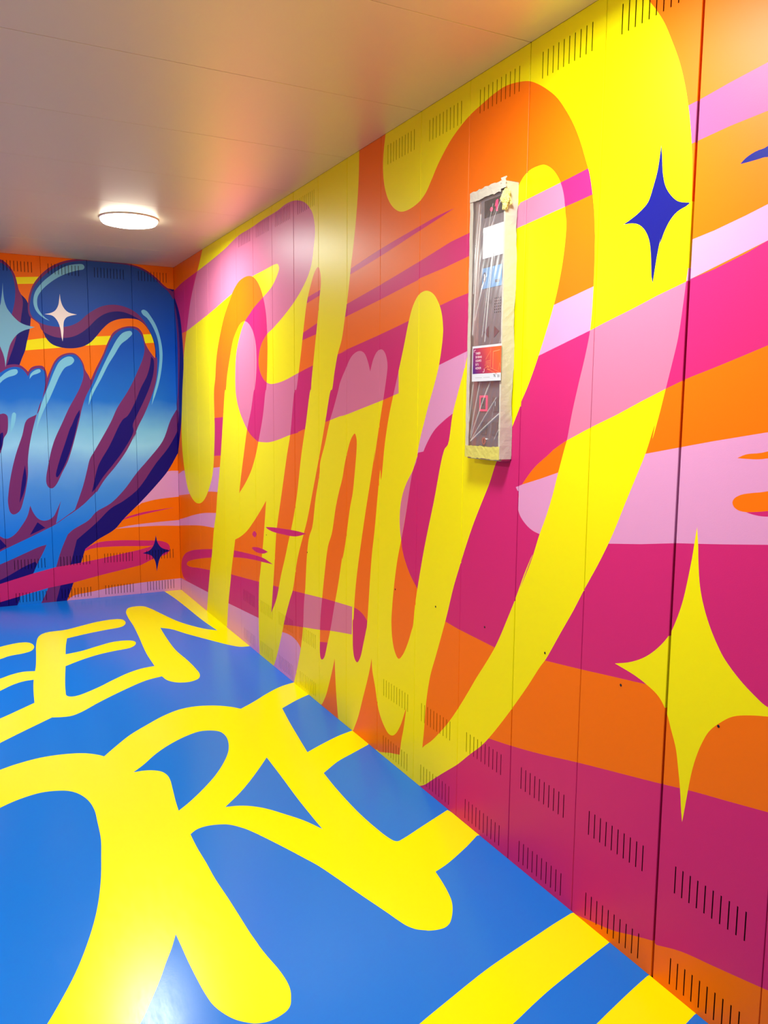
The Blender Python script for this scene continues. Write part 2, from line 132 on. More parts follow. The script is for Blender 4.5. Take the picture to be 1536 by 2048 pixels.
MURAL_FLOOR = [
 ('Y', "14148,11525c 12513,10002 12002,9724 11490,9581 11115,9691 10889,10088 10819,10827 11042,11572 11471,11863 12124,12033 12617,12430 14167,13342c"),
 ('Y', "14203,16602c 12764,15864 12229,15438 11692,15221 11132,15351c 11063,16834c 11241,16747c 11721,16780 12247,17101 12846,17773 14231,19219c"),
 ('Y', "14267,22514c 13007,21549 12331,20930 11530,20165c 11440,18464 11298,16719 11033,14581 10851,12492 10696,10537 10447,8835 10173,8203 9790,7919 8873,7844 7879,7300 6846,6735 5840,6562 5427,6761 5305,7479 5488,8246 5797,8639 6693,8900 7668,9222 8983,9809c 9206,11262 9419,13028c 8577,12774 7640,12199 6680,11702 5885,11796 5605,12152 5690,12795 6070,13312 6983,13551 7884,13874 8792,14455 9658,15194c 9924,17393 10093,19127 10110,19854 9934,20060 9646,20034 8675,19320 7783,18444 6859,17646 6140,17272 5543,17178c 5477,14786 5186,11007 5032,8677 4948,6318 4774,4767 4404,3870 3897,3713 3506,3901 3225,4634 2812,6657 2304,8928 1687,10504 1211,11352 719,11914c 884,9395 968,5619 1046,2725 1226,-20c 871,-2165c -557,-1486c -373,6757c -259,15867c -3,15919c 487,15821 894,15306 1615,13871 2536,11906 3151,10413 3658,9839c 3811,12056 3908,14880 3781,16903 3745,18444 3806,19567 4074,20183 4578,20420 5093,20247 5448,19725 5563,18985c 6377,19269 7715,20297 8987,21465 9791,22293 10228,22568 10558,22552 11002,22395c 12369,23644 13128,24368 14299,25485c"),
 ('Y', "14322,27605c 13242,27034 12676,26772 11809,26561 10940,26629 10257,26884 9828,27248 9628,27514c 9160,26866 8347,25826 7541,25066 6703,24352 5887,23893 5139,23818 4326,24106 3718,24586 3399,25011c 2604,24416 1608,23588 740,23002 -37,22727c -246,23487c -28,24639c 704,25048 1724,25761c 2012,27429 2310,29403 2491,30634c 1672,30171 751,29714 2,29457c -258,29931c 28,31040c 928,31496 1744,31917 2648,32609c 2734,33833 2779,35156 2774,36159 2722,37009 2651,37662 2560,37980 2479,38043 2241,37978 1459,37642 637,37289 39,37035c 1,37199c -137,38913c 81,38870c 698,39252 1335,39602 1831,39847 2301,40022c 2377,40464 2504,41021 2646,41459 2821,41780 3079,42124 3242,42273 3426,42346 3705,42317 3940,42220 3870,42247 4100,42080 4253,41846 4330,41615 4461,41090 4751,40007 5021,38938 5222,38204 5430,37647 5879,36514 6381,35370 6577,35043 6895,34676 7276,34508 7584,34469 7865,34535 8126,34740c 8141,35593 8117,36613 8114,37463 8056,38544 8020,39455 7990,40267 7958,40712 7948,40894 7894,41352 7821,41832 7790,42169 7788,42481 7821,42718 7907,42970 7978,43127 8098,43255 8381,43367 8641,43385 8868,43315 8971,43249 9215,43018 9389,42739 9538,42355 9605,41917 9646,41352 9680,40565 9690,39946 9701,39476c 9918,39970 10166,40451 10414,40964 10747,41572 11119,42192 11468,42604c 13252,41798c 12918,41279 12591,40694 12181,39882 11801,38949 11465,37950 11240,37106 11012,36004 10818,34762 10682,33787 10620,32694 10586,31746 10683,30933 10918,30284 11196,29927 11549,29737 12069,29641 12756,29831 13378,30200 14359,31052c"),
 ('U', "8887,29432c 8442,28959 7788,28145 7067,27466 6284,26942 5688,26726 5242,26851 4974,27118 4885,27636 4970,28328 5222,29166 5610,29969 6198,30922 6763,31660 7345,32330 7727,32728 8093,33062c 8030,32382 7906,31370 7823,30630 7838,30180 7964,29816 8212,29585 8540,29453"),
 ('U', "4073,30384c 4691,31240 5350,32102 5929,32789 6636,33509c 6294,33591 5902,33787 5467,34194 5018,34853 4601,35544 4282,36308c 4268,35290 4236,34036 4146,32192"),
 ('Y', "-192,43380c 60,43349c 795,43508 1584,43704 2516,43936 3410,44178 4576,44568 5655,44945 6175,45152c 4432,46036c 3845,45879 3052,45600 2420,45393 1594,45161 794,44942 48,44745c -279,44645c"),
 ('Y', "-132,46066c 75,46088c 745,46271 1436,46476 2201,46713 2809,46911c 1236,47961c 673,47841c 451,47603c 50,47490c -136,47484c"),
]
HOLES = [(4.1812, 0.6751), (4.472, 0.6749), (4.761, 0.6751), (3.313, 0.6767), (3.6005, 0.6757), (3.8909, 0.6765), (2.4578, 0.6763), (1.8953, 0.6774)]

# ------------------------------------------------------------------ materials
def lin(c):
    return tuple((v / 255 / 12.92 if v / 255 <= 0.04045 else ((v / 255 + 0.055) / 1.055) ** 2.4) for v in c) + (1,)

def mat(name, col, rough=0.5, metal=0.0, bump=0.0, bscale=200, spec=0.5, coat=0.0, emit=None, estr=0.0, rvar=0.0):
    m = bpy.data.materials.new(name)
    m.use_nodes = True
    nt = m.node_tree
    b = nt.nodes['Principled BSDF']
    b.inputs['Base Color'].default_value = lin(col)
    b.inputs['Roughness'].default_value = rough
    b.inputs['Metallic'].default_value = metal
    b.inputs['Specular IOR Level'].default_value = spec
    b.inputs['Coat Weight'].default_value = coat
    b.inputs['Coat Roughness'].default_value = 0.12
    if emit:
        b.inputs['Emission Color'].default_value = lin(emit)
        b.inputs['Emission Strength'].default_value = estr
    if bump or rvar:
        geo = nt.nodes.new('ShaderNodeNewGeometry')
    if bump:
        n = nt.nodes.new('ShaderNodeTexNoise')
        n.inputs['Scale'].default_value = bscale
        n.inputs['Detail'].default_value = 3
        nt.links.new(geo.outputs['Position'], n.inputs['Vector'])
        bp = nt.nodes.new('ShaderNodeBump')
        bp.inputs['Strength'].default_value = bump
        bp.inputs['Distance'].default_value = 0.001
        nt.links.new(n.outputs['Fac'], bp.inputs['Height'])
        nt.links.new(bp.outputs['Normal'], b.inputs['Normal'])
    if rvar:
        mp = nt.nodes.new('ShaderNodeMapping')
        mp.inputs['Scale'].default_value = (14, 3, 3)
        mp.inputs['Rotation'].default_value = (0, 0, 0.5)
        n2 = nt.nodes.new('ShaderNodeTexNoise')
        n2.inputs['Scale'].default_value = 4
        n2.inputs['Detail'].default_value = 8
        n2.inputs['Roughness'].default_value = 0.75
        nt.links.new(geo.outputs['Position'], mp.inputs['Vector'])
        nt.links.new(mp.outputs['Vector'], n2.inputs['Vector'])
        mr = nt.nodes.new('ShaderNodeMapRange')
        mr.inputs['From Min'].default_value = 0.3
        mr.inputs['From Max'].default_value = 0.7
        mr.inputs['To Min'].default_value = rough - rvar
        mr.inputs['To Max'].default_value = rough + rvar
        nt.links.new(n2.outputs['Fac'], mr.inputs['Value'])
        nt.links.new(mr.outputs['Result'], b.inputs['Roughness'])
    return m

WR, WB_, WS = 0.42, 0.12, 0.16
def paint(name, col):
    return mat(name, col, WR, 0, WB_, 350, WS)
PAINT = {
 'O': paint('orange_paint', (240, 112, 0)), 'M': paint('magenta_paint', (202, 38, 112)), 'P': paint('lilac_pink_paint', (218, 150, 196)),
 'Q': paint('rose_paint', (184, 88, 140)), 'Y': paint('yellow_paint', (240, 230, 0)), '2': paint('pale_pink_paint', (212, 120, 154)),
 'D': paint('dark_blue_paint', (16, 20, 120)), 'n': paint('navy_paint', (22, 8, 112)), 'v': paint('plum_paint', (114, 44, 108)),
 'h': paint('light_cyan_paint', (120, 194, 228)), 's': paint('sky_star_paint', (120, 180, 210)), 'w': paint('white_paint', (246, 238, 236)),
}
# airbrushed blue: the paint itself fades from deep to pale and back with height
def airbrush():
    m = paint('airbrushed_blue_paint', (40, 110, 210))
    nt = m.node_tree
    b = nt.nodes['Principled BSDF']
    geo = nt.nodes.new('ShaderNodeNewGeometry')
    sp = nt.nodes.new('ShaderNodeSeparateXYZ')
    nt.links.new(geo.outputs['Position'], sp.inputs['Vector'])
    nz = nt.nodes.new('ShaderNodeTexNoise')
    nz.inputs['Scale'].default_value = 6
    nt.links.new(geo.outputs['Position'], nz.inputs['Vector'])
    ad = nt.nodes.new('ShaderNodeMath'); ad.operation = 'MULTIPLY_ADD'
    ad.inputs[1].default_value = 0.10
    nt.links.new(nz.outputs['Fac'], ad.inputs[0])
    nt.links.new(sp.outputs['Z'], ad.inputs[2])
    dv = nt.nodes.new('ShaderNodeMath'); dv.operation = 'DIVIDE'; dv.inputs[1].default_value = H
    nt.links.new(ad.outputs[0], dv.inputs[0])
    rp = nt.nodes.new('ShaderNodeValToRGB')
    nt.links.new(dv.outputs[0], rp.inputs['Fac'])
    st = [(0.0, (20, 124, 215)), (0.22, (8, 118, 228)), (0.36, (70, 140, 225)), (0.43, (110, 165, 230)), (0.485, (142, 202, 240)), (0.53, (120, 185, 228)), (0.62, (28, 110, 210)), (0.78, (4, 80, 190)), (1.0, (36, 78, 160))]
    e = rp.color_ramp.elements
    while len(e) < len(st): e.new(0.5)
    for i, (q, c) in enumerate(st):
        e[i].position = q; e[i].color = lin(c)
    nt.links.new(rp.outputs['Color'], b.inputs['Base Color'])
    return m
PAINT['b'] = airbrush()
FLOORP = {'U': mat('blue_floor_paint', (8, 116, 224), 0.22, 0, 0.04, 180, 0.3, 0.0, rvar=0.03),
          'Y': mat('yellow_floor_paint', (246, 238, 0), 0.22, 0, 0.04, 180, 0.3, 0.0, rvar=0.03)}
DARK = mat('dark_backing', (40, 12, 22), 0.8)
BOARD = mat('subfloor_board', (60, 60, 62), 0.8)
CEIL = mat('satin_ceiling_sheet', (240, 226, 188), 0.42, 0.55, 0.15, 90, 0.5)
RIM = mat('white_lamp_rim', (225, 222, 214), 0.4)
STEEL = mat('brushed_steel', (172, 164, 160), 0.3, 0.9, 0.1, 300)
CHROME = mat('chrome_ring', (210, 210, 210), 0.15, 1.0)
BLACK = mat('black_gloss', (18, 14, 18), 0.15)
TAPE = mat('masking_tape', (196, 188, 174), 0.75, 0, 0.6, 160)
TAPEY = mat('masking_tape_with_paint', (206, 198, 96), 0.6, 0, 0.6, 160)
WHITE = mat('white_plate', (214, 220, 230), 0.25)

# ------------------------------------------------------------------ helpers
def tag(o, label=None, cat=None, group=None, kind=None):
    if label: o['label'] = label
    if cat: o['category'] = cat
    if group: o['group'] = group
    if kind: o['kind'] = kind
    return o

def link(name, bm, mats, parent=None, loc=None, smooth=False):
    me = bpy.data.meshes.new(name)
    if loc is not None:
        bmesh.ops.translate(bm, verts=bm.verts, vec=-Vector(loc))
    bm.to_mesh(me); bm.free()
    if not isinstance(mats, (list, tuple)): mats = [mats]
    for m in mats: me.materials.append(m)
    if smooth:
        for f in me.polygons: f.use_smooth = True
    o = bpy.data.objects.new(name, me)
    sc.collection.objects.link(o)
    if loc is not None: o.location = loc
    if parent is not None:
        o.parent = parent
        o.matrix_parent_inverse = Matrix.Translation(parent.location).inverted()
    return o

def empty(name, loc, **k):
    o = bpy.data.objects.new(name, None)
    o.empty_display_size = 0.05
    sc.collection.objects.link(o)
    o.location = loc
    tag(o, **k)
    return o

def add_box(bm, x0, x1, y0, y1, z0, z1, bev=0.0, mi=0):
    vs = [bm.verts.new((x, y, z)) for x in (x0, x1) for y in (y0, y1) for z in (z0, z1)]
    fs = [bm.faces.new([vs[i] for i in q]) for q in ((0, 1, 3, 2), (4, 6, 7, 5), (0, 4, 5, 1), (2, 3, 7, 6), (0, 2, 6, 4), (1, 5, 7, 3))]
    bmesh.ops.recalc_face_normals(bm, faces=fs)
    for f in fs: f.material_index = mi
    if bev:
        bmesh.ops.bevel(bm, geom=list({e for f in fs for e in f.edges}), offset=bev, segments=2, profile=0.5, affect='EDGES')

def lathe(bm, prof, cx, cy, n=48, mi=0):
    rings = []
    for r, z in prof:
        rings.append([bm.verts.new((cx + r * math.cos(2 * math.pi * i / n), cy + r * math.sin(2 * math.pi * i / n), z)) for i in range(n)])
    fs = []
    for a, b in zip(rings, rings[1:]):
        for i in range(n):
            fs.append(bm.faces.new((a[i], a[(i + 1) % n], b[(i + 1) % n], b[i])))
    fs.append(bm.faces.new(rings[-1]))
    fs.append(bm.faces.new(rings[0]))
    bmesh.ops.recalc_face_normals(bm, faces=fs)
    for f in fs: f.material_index = mi

# ------------------------------------------------------------------ painted surfaces
def parse(s):
    pts = []
    for t in s.split():
        c = t.endswith('c')
        a, b = t.rstrip('c').split(',')
        pts.append((int(a) / 10000, int(b) / 10000, c))
    return pts

def smooth_outline(pts, step=5):
    """closed Catmull-Rom (centripetal) outline; corners break the tangent"""
    n = len(pts); out = []
    for i in range(n):
        p1, p2 = pts[i], pts[(i + 1) % n]
        p0, p3 = pts[i - 1], pts[(i + 2) % n]
        P = [Vector(q[:2]) for q in (p0, p1, p2, p3)]
        if (P[2] - P[1]).length < 1e-5: continue
        if p1[2] and p2[2]:
            out.append(tuple(P[1])); continue
        if p1[2]: P[0] = P[1] + (P[1] - P[2]) * 0.5
        if p2[2]: P[3] = P[2] + (P[2] - P[1]) * 0.5
        t = [0.0]
        for a, b in zip(P, P[1:]): t.append(t[-1] + max((b - a).length, 1e-6) ** 0.5)
        k = max(2, min(step, int((P[2] - P[1]).length / 0.006)))
        for j in range(k):
            u = t[1] + (t[2] - t[1]) * j / k
            A1 = P[0] * (t[1] - u) / (t[1] - t[0]) + P[1] * (u - t[0]) / (t[1] - t[0])
            A2 = P[1] * (t[2] - u) / (t[2] - t[1]) + P[2] * (u - t[1]) / (t[2] - t[1])
            A3 = P[2] * (t[3] - u) / (t[3] - t[2]) + P[3] * (u - t[2]) / (t[3] - t[2])
            B1 = A1 * (t[2] - u) / (t[2] - t[0]) + A2 * (u - t[0]) / (t[2] - t[0])
            B2 = A2 * (t[3] - u) / (t[3] - t[1]) + A3 * (u - t[1]) / (t[3] - t[1])
            out.append(tuple(B1 * (t[2] - u) / (t[2] - t[1]) + B2 * (u - t[1]) / (t[2] - t[1])))
    return out

def inside(px, py, poly):
    r = np.zeros(len(px), bool)
    a = np.array(poly); b = np.roll(a, -1, 0)
    for (x0, y0), (x1, y1) in zip(a, b):
        if y0 == y1: continue
        m = (y0 > py) != (y1 > py)
        r ^= m & (px < (x1 - x0) * (py - y0) / (y1 - y0) + x0)
    return r

def painted_wall(plan, base, rects, holes, place, normal, palette, parent, name, cell_gap_depth=0.010, chamfer=0.001):
    """rects: the panels (u0,u1,v0,v1) as raised pieces; holes: slots cut through them. One mesh object per panel."""
    lays = [(c, smooth_outline(parse(s))) for c, s in plan]
    V, E = [], []
    def loop(pts):
        i = len(V); n = len(pts)
        V.extend(Vector(q) for q in pts)
        E.extend((i + j, i + (j + 1) % n) for j in range(n))
    U0 = min(r[0] for r in rects); U1 = max(r[1] for r in rects); V0 = min(r[2] for r in rects); V1 = max(r[3] for r in rects)
    for a, b, c, d in rects: loop([(a, c), (b, c), (b, d), (a, d)])
    for a, b, c, d in holes: loop([(a, c), (b, c), (b, d), (a, d)])
    for c, pts in lays:
        pts = [(min(max(x, U0 - .05), U1 + .05), min(max(y, V0 - .05), V1 + .05)) for x, y in pts]
        q = [pts[0]]
        for s in pts[1:]:
            if abs(s[0] - q[-1][0]) + abs(s[1] - q[-1][1]) > 2e-4: q.append(s)
        loop(q)
    ov, oe, of, *_ = delaunay_2d_cdt(V, E, [], 0, 1e-6)
    cen = np.array([[sum(ov[i][0] for i in f) / 3, sum(ov[i][1] for i in f) / 3] for f in of])
    cx, cy = cen[:, 0], cen[:, 1]
    n = len(of)
    bg = np.full(n, base, dtype='<U1'); on = np.zeros(n, bool); top = np.full(n, '', dtype='<U1')
    for c, pts in lays:
        pts = [(min(max(x, U0 - .05), U1 + .05), min(max(y, V0 - .05), V1 + .05)) for x, y in pts]
        m = inside(cx, cy, pts)
        if c == 'L': on[m] = True
        elif c == 'K': on[m] = False
        elif c[0] == '#': top[m] = c[1]
        else: bg[m] = c
    col = bg.copy()
    col[on] = 'Y'
    col[on & (bg == 'M')] = '2'        # where a lettering stroke crosses a magenta band it was painted pink
    col[col == 'N'] = 'M'
    col[top != ''] = top[top != '']
    dead = np.zeros(n, bool)
    for a, b, c, d in holes: dead |= (cx > a) & (cx < b) & (cy > c) & (cy < d)
    objs = []
    for a, b, c, d in rects:
        sel = np.nonzero((cx > a) & (cx < b) & (cy > c) & (cy < d) & ~dead)[0]
        keys = sorted(set(col[sel]))
        bm = bmesh.new(); vm = {}
        for i in sel:
            vs = []
            for j in of[i]:
                if j not in vm: vm[j] = bm.verts.new(place(ov[j][0], ov[j][1], 0))
                vs.append(vm[j])
            try: f = bm.faces.new(vs)
            except ValueError: continue
            f.material_index = keys.index(col[i])
            f.normal_update()
            if f.normal.dot(normal) < 0: f.normal_flip()
        inv = {v: ov[j] for j, v in vm.items()}
        be = [e for e in bm.edges if e.is_boundary]
        rim = [e for e in be if all(min(abs(inv[v][0] - a), abs(inv[v][0] - b), abs(inv[v][1] - c), abs(inv[v][1] - d)) < 1e-5 for v in e.verts)]
        slot = [e for e in be if e not in set(rim)]
        cu, cv = (a + b) / 2, (c + d) / 2
        if rim:
            g = bmesh.ops.extrude_edge_only(bm, edges=rim)['geom']
            nv = [v for v in g if isinstance(v, bmesh.types.BMVert)]
            p0 = place(cu, cv, 0)
            for v in nv:
                rel = v.co - p0
                ua = (place(cu + 1, cv, 0) - p0); va = (place(cu, cv + 1, 0) - p0)
                ru, rv = rel.dot(ua), rel.dot(va)
                if abs(abs(ru) - (b - a) / 2) < 1e-5: v.co += ua * math.copysign(chamfer, ru)
                if abs(abs(rv) - (d - c) / 2) < 1e-5: v.co += va * math.copysign(chamfer, rv)
                v.co -= normal * chamfer * 1.2
            ge = [e for e in g if isinstance(e, bmesh.types.BMEdge)]
            g = bmesh.ops.extrude_edge_only(bm, edges=ge)['geom']
            for v in g:
                if isinstance(v, bmesh.types.BMVert): v.co -= normal * cell_gap_depth
        if slot:
            g = bmesh.ops.extrude_edge_only(bm, edges=slot)['geom']
            for v in g:
                if isinstance(v, bmesh.types.BMVert): v.co -= normal * 0.0011
        bmesh.ops.recalc_face_normals(bm, faces=bm.faces)
        big = max(bm.faces, key=lambda f: f.calc_area())
        if big.normal.dot(normal) < 0: bmesh.ops.reverse_faces(bm, faces=bm.faces)
        objs.append(link(name, bm, [palette[k] for k in keys], parent, place((a + b) / 2, c, 0)))
    return objs

def slots_for(k, rows):
    u = k * PW + 0.0515
    return [(u + i * 0.0209, u + i * 0.0209 + 0.0035, z0, z1) for z0, z1 in rows for i in range(10)]
ROWS = [(2.192, 2.258), (0.243, 0.309), (0.017, 0.083)]

def backing(name, bx, m):
    bm = bmesh.new()
    add_box(bm, *bx)
    o = link(name, bm, m, None, ((bx[0] + bx[1]) / 2, (bx[2] + bx[3]) / 2, bx[4]))
    tag(o, kind='structure')
    return o

# right wall
wall_right = backing('wall_right', (0.014, 0.06, -LEN, 0.06, 0, H), DARK)
gaps = {8: 0.0018, 14: 0.0016, 16: 0.0030}
def rects_for(n):
    R = []
    for k in range(n):
        g0 = gaps.get(k, 0.0008) if k else 0.0005
        g1 = gaps.get(k + 1, 0.0008)
        R.append((k * PW + g0 + 0.001, (k + 1) * PW - g1 - 0.001, 0.0004, H - 0.0004))
    return R
holesR = [s for k in list(range(5, 9)) + list(range(11, 22)) for s in slots_for(k, ROWS)]
panelsR = painted_wall(MURAL_RIGHT, 'O', rects_for(22), holesR, lambda u, v, w: Vector((w, -u, v)), Vector((-1, 0, 0)), PAINT, wall_right, 'wall_panel')
# back wall
wall_back = backing('wall_back', (-WID - 0.06, 0.012, 0.014, 0.06, 0, H), DARK)
nb = 10
RB = rects_for(nb)
RB[-1] = (RB[-1][0], WID - 0.001, 0.0004, H - 0.0004)
holesB = [s for k in range(nb - 1) for s in slots_for(k, ROWS)]
painted_wall(MURAL_BACK, 'O', RB, holesB, lambda u, v, w: Vector((-u, w, v)), Vector((0, -1, 0)), PAINT, wall_back, 'wall_panel')
# left wall, out of view: the same panels with plain bands of the same paints
wall_left = backing('wall_left', (-WID - 0.06, -WID - 0.014, -LEN, 0.0, 0, H), DARK)
LEFT = [('M', '-1000,3000c 73000,9000c 73000,14000c -1000,7000c'), ('P', '-1000,15000c 73000,19000c 73000,23500c -1000,18500c'), ('b', '3000,2000 12000,1000 20000,9000 26000,21000 21000,22500 14000,12000 8000,9000 5000,20000 2000,20000'),
        ('Y', '36000,2000 45000,1000 56000,9000 60000,20000 52000,21500 47000,11000 42000,8000 40000,21000 35000,20000')]
painted_wall(LEFT, 'O', rects_for(22), [], lambda u, v, w: Vector((-WID - w, -u, v)), Vector((1, 0, 0)), PAINT, wall_left, 'wall_panel')
# floor
floor = backing('floor', (-WID - 0.06, 0.06, -LEN - 0.05, 0.06, -0.05, -0.006), BOARD)
fl = painted_wall(MURAL_FLOOR, 'U', [(-0.001, WID - 0.0015, -0.001, LEN - 0.002)], [], lambda u, v, w: Vector((-u, -v, -w)), Vector((0, 0, 1)), FLOORP, floor, 'floor_sheet', 0.004, 0.0008)
# front wall behind the camera with the steel sliding doors
wall_front = backing('wall_front', (-WID - 0.06, 0.06, -LEN - 0.06, -LEN - 0.014, 0, H), DARK)
for x0, x1 in ((-WID, -2.3), (-0.5, 0.0)):
    bm = bmesh.new(); add_box(bm, x0 + 0.003, x1 - 0.003, -LEN - 0.012, -LEN, 0.002, H - 0.004, 0.001)
    link('wall_panel', bm, PAINT['O'], wall_front, ((x0 + x1) / 2, -LEN, 0))
bm = bmesh.new(); add_box(bm, -2.297, -0.503, -LEN - 0.012, -LEN, 2.1, H - 0.004, 0.001)
link('wall_panel', bm, PAINT['M'], wall_front, (-1.4, -LEN, 2.1))
for i, (x0, x1) in enumerate(((-2.3, -1.401), (-1.399, -0.5))):
    bm = bmesh.new(); add_box(bm, x0 + 0.002, x1 - 0.001, -LEN - 0.012, -LEN - 0.003, 0.004, 2.096, 0.001)
    tag(link('door_%d' % (i + 1), bm, STEEL, None, ((x0 + x1) / 2, -LEN, 0.004)), kind='structure')

# ceiling: satin sheets, two wall panels wide each
ceiling = backing('ceiling', (-WID - 0.06, 0.06, -LEN - 0.06, 0.06, H + 0.012, H + 0.06), DARK)
for k in range(11):
    bm = bmesh.new()
    add_box(bm, -WID + 0.001, -0.0005, -(k + 1) * 2 * PW + 0.0007, -k * 2 * PW - 0.0016 - (0.001 if k == 0 else 0), H, H + 0.01, 0.0006)
    link('ceiling_panel', bm, CEIL, ceiling, (-WID / 2, -(k + 0.5) * 2 * PW, H))

# small screw holes left in the right wall
for u, v in HOLES:
    bm = bmesh.new()
    n = 10
    ring = [bm.verts.new((-0.0006, -u + 0.0035 * math.cos(2 * math.pi * i / n), v + 0.0035 * math.sin(2 * math.pi * i / n))) for i in range(n)]
    inner = [bm.verts.new((-0.0001, -u + 0.0022 * math.cos(2 * math.pi * i / n), v + 0.0022 * math.sin(2 * math.pi * i / n))) for i in range(n)]
    for i in range(n): bm.faces.new((ring[i], ring[(i + 1) % n], inner[(i + 1) % n], inner[i]))
    bm.faces.new(inner)
    link('screw_hole', bm, BLACK, wall_right, (0, -u, v))

# ------------------------------------------------------------------ ceiling lamps
GLOW = mat('lamp_diffuser', (255, 252, 245), 0.3, emit=(255, 250, 240), estr=22)
LL = ['round flush ceiling lamp nearest the back wall, lit in view above the blue lettering',
      'round flush ceiling lamp over the yellow star side, behind the lamp in view',
      'round flush ceiling lamp by the left wall near the back wall',
      'round flush ceiling lamp by the left wall near the doors']
for (x, y), lab in zip(LAMPS, LL):
    t = empty('ceiling_lamp', (x, y, H), label=lab, cat='lamp', group='round ceiling lamps')
    bm = bmesh.new()
    lathe(bm, [(0.128, H - 0.001), (0.148, H - 0.001), (0.148, H - 0.006), (0.145, H - 0.008), (0.139, H - 0.008), (0.128, H - 0.010)], x, y)
    link('rim', bm, RIM, t, (x, y, H), True)
    bm = bmesh.new()
    lathe(bm, [(0.1425, H - 0.004), (0.1415, H - 0.016), (0.134, H - 0.025), (0.112, H - 0.030), (0.05, H - 0.031)], x, y)
    link('diffuser', bm, GLOW, t, (x, y, H), True)
    L = bpy.data.lights.new('lamp_light', 'AREA')
    L.shape = 'DISK'; L.size = 0.26; L.energy = LAMP_W; L.color = (0.90, 1.0, 0.95)
    lo = bpy.data.objects.new('lamp_light', L)
    sc.collection.objects.link(lo)
    lo.parent = t
    lo.location = (0, 0, -0.036)

# ------------------------------------------------------------------ control panel on the right wall
D = 0.035
def fy(Y): return -(Y + 0.025 * (5.905 - Y))    # photographed position on the wall plane -> on the panel's face
def fz(Z): return Z + 0.025 * (1.339 - Z)
XF = -D
Y0, Y1, Z0, Z1 = -4.001, -3.828, 1.190, 1.956
cp = empty('control_panel', (0, (Y0 + Y1) / 2, Z0), label='tall narrow steel lift control panel wrapped in white tape and wrinkled clear film', cat='control panel')
bm = bmesh.new(); add_box(bm, XF, -0.0005, Y0, Y1, Z0, Z1, 0.002)
link('housing', bm, STEEL, cp, (0, (Y0 + Y1) / 2, Z0))

def plate(name, ya, yb, za, zb, m, th=0.0012, parent=None, base=XF, bev=0.0004, label=None):
    bm = bmesh.new()
    y0, y1 = sorted((ya, yb)); z0, z1 = sorted((za, zb))
    add_box(bm, base - th, base + 0.0002, y0, y1, z0, z1, bev)
    o = link(name, bm, m, parent or cp, (base, (y0 + y1) / 2, (z0 + z1) / 2))
    if label: o['label'] = label
    return o

def poly_part(name, pts, m, th, parent, base, label=None):
    """flat shape with thickness on the panel face: pts in (y, z)"""
    bm = bmesh.new()
    a = [bm.verts.new((base - th, y, z)) for y, z in pts]
    b = [bm.verts.new((base, y, z)) for y, z in pts]
    bm.faces.new(a); bm.faces.new(b[::-1])
    for i in range(len(pts)): bm.faces.new((a[i], b[i], b[(i + 1) % len(pts)], a[(i + 1) % len(pts)]))
    bmesh.ops.recalc_face_normals(bm, faces=bm.faces)
    y = sum(q[0] for q in pts) / len(pts); z = sum(q[1] for q in pts) / len(pts)
    o = link(name, bm, m, parent, (base, y, z))
    if label: o['label'] = label
    return o

REDG = mat('red_display_glow', (255, 20, 80), 0.4, emit=(255, 20, 90), estr=1.1)
LITR = mat('red_button_glow', (255, 60, 95), 0.4, emit=(255, 50, 90), estr=1.0)
DRED = mat('dark_red_plastic', (84, 14, 30), 0.35)
LBLUE = mat('light_blue_plate', (84, 146, 200), 0.3)
GREY = mat('dark_grey_plastic', (84, 76, 80), 0.35)
GREYL = mat('grey_face_sheet', (112, 104, 110), 0.35, 0.3)
face = plate('face_sheet', fy(3.822), Y0 + 0.003, 1.222, 1.932, GREYL, 0.001, label='grey inner face sheet carrying the screen and buttons')
B1 = XF - 0.001
disp = plate('display', fy(3.842), fy(3.945), fz(1.937), fz(1.889), BLACK, 0.0012, base=B1, label='black floor display with red figures')
dm = B1 - 0.0012
cz, cyy = fz(1.913), fy(3.878)
poly_part('display_figure', [(cyy + 0.006 * math.cos(a), cz - 0.005 + 0.006 * math.sin(a)) for a in [i * math.pi / 6 for i in range(12)]], REDG, 0.0006, disp, dm)
y = fy(3.905)
poly_part('display_figure', [(y - 0.004, cz - 0.016), (y + 0.004, cz - 0.014), (y + 0.0045, cz + 0.002), (y + 0.010, cz - 0.001), (y + 0.004, cz + 0.015), (y - 0.005, cz + 0.016)], REDG, 0.0006, disp, dm)
plate('white_plate', fy(3.838), fy(3.950), fz(1.862), fz(1.774), WHITE, 0.0015, base=B1, label='white glossy plate below the display')
plate('dark_strip', fy(3.838), fy(3.950), fz(1.773), fz(1.748), GREY, 0.001, base=B1)
lb = plate('blue_label', fy(3.838), fy(3.936), fz(1.747), fz(1.688), LBLUE, 0.0012, base=B1, label='light blue information label with a dark round pictogram')
cyb, czb = fy(3.850), fz(1.721)
poly_part('pictogram', [(cyb + 0.009 * math.cos(a), czb + 0.014 * math.sin(a)) for a in [i * math.pi / 8 for i in range(16)]], mat('slate_blue_print', (40, 60, 92), 0.4), 0.0003, lb, B1 - 0.0012)
poly_part('pictogram', [(cyb - 0.004, czb - 0.008), (cyb + 0.004, czb - 0.008), (cyb + 0.002, czb), (cyb + 0.003, czb + 0.008), (cyb - 0.003, czb + 0.008), (cyb - 0.002, czb)], WHITE, 0.0003, lb, B1 - 0.0015)
for k in range(2):
    plate('print_line', fy(3.905), fy(3.927), fz(1.700 + 0.003) + k * 0.004, fz(1.700) + k * 0.004, GREY, 0.0003, lb, B1 - 0.0012, 0)
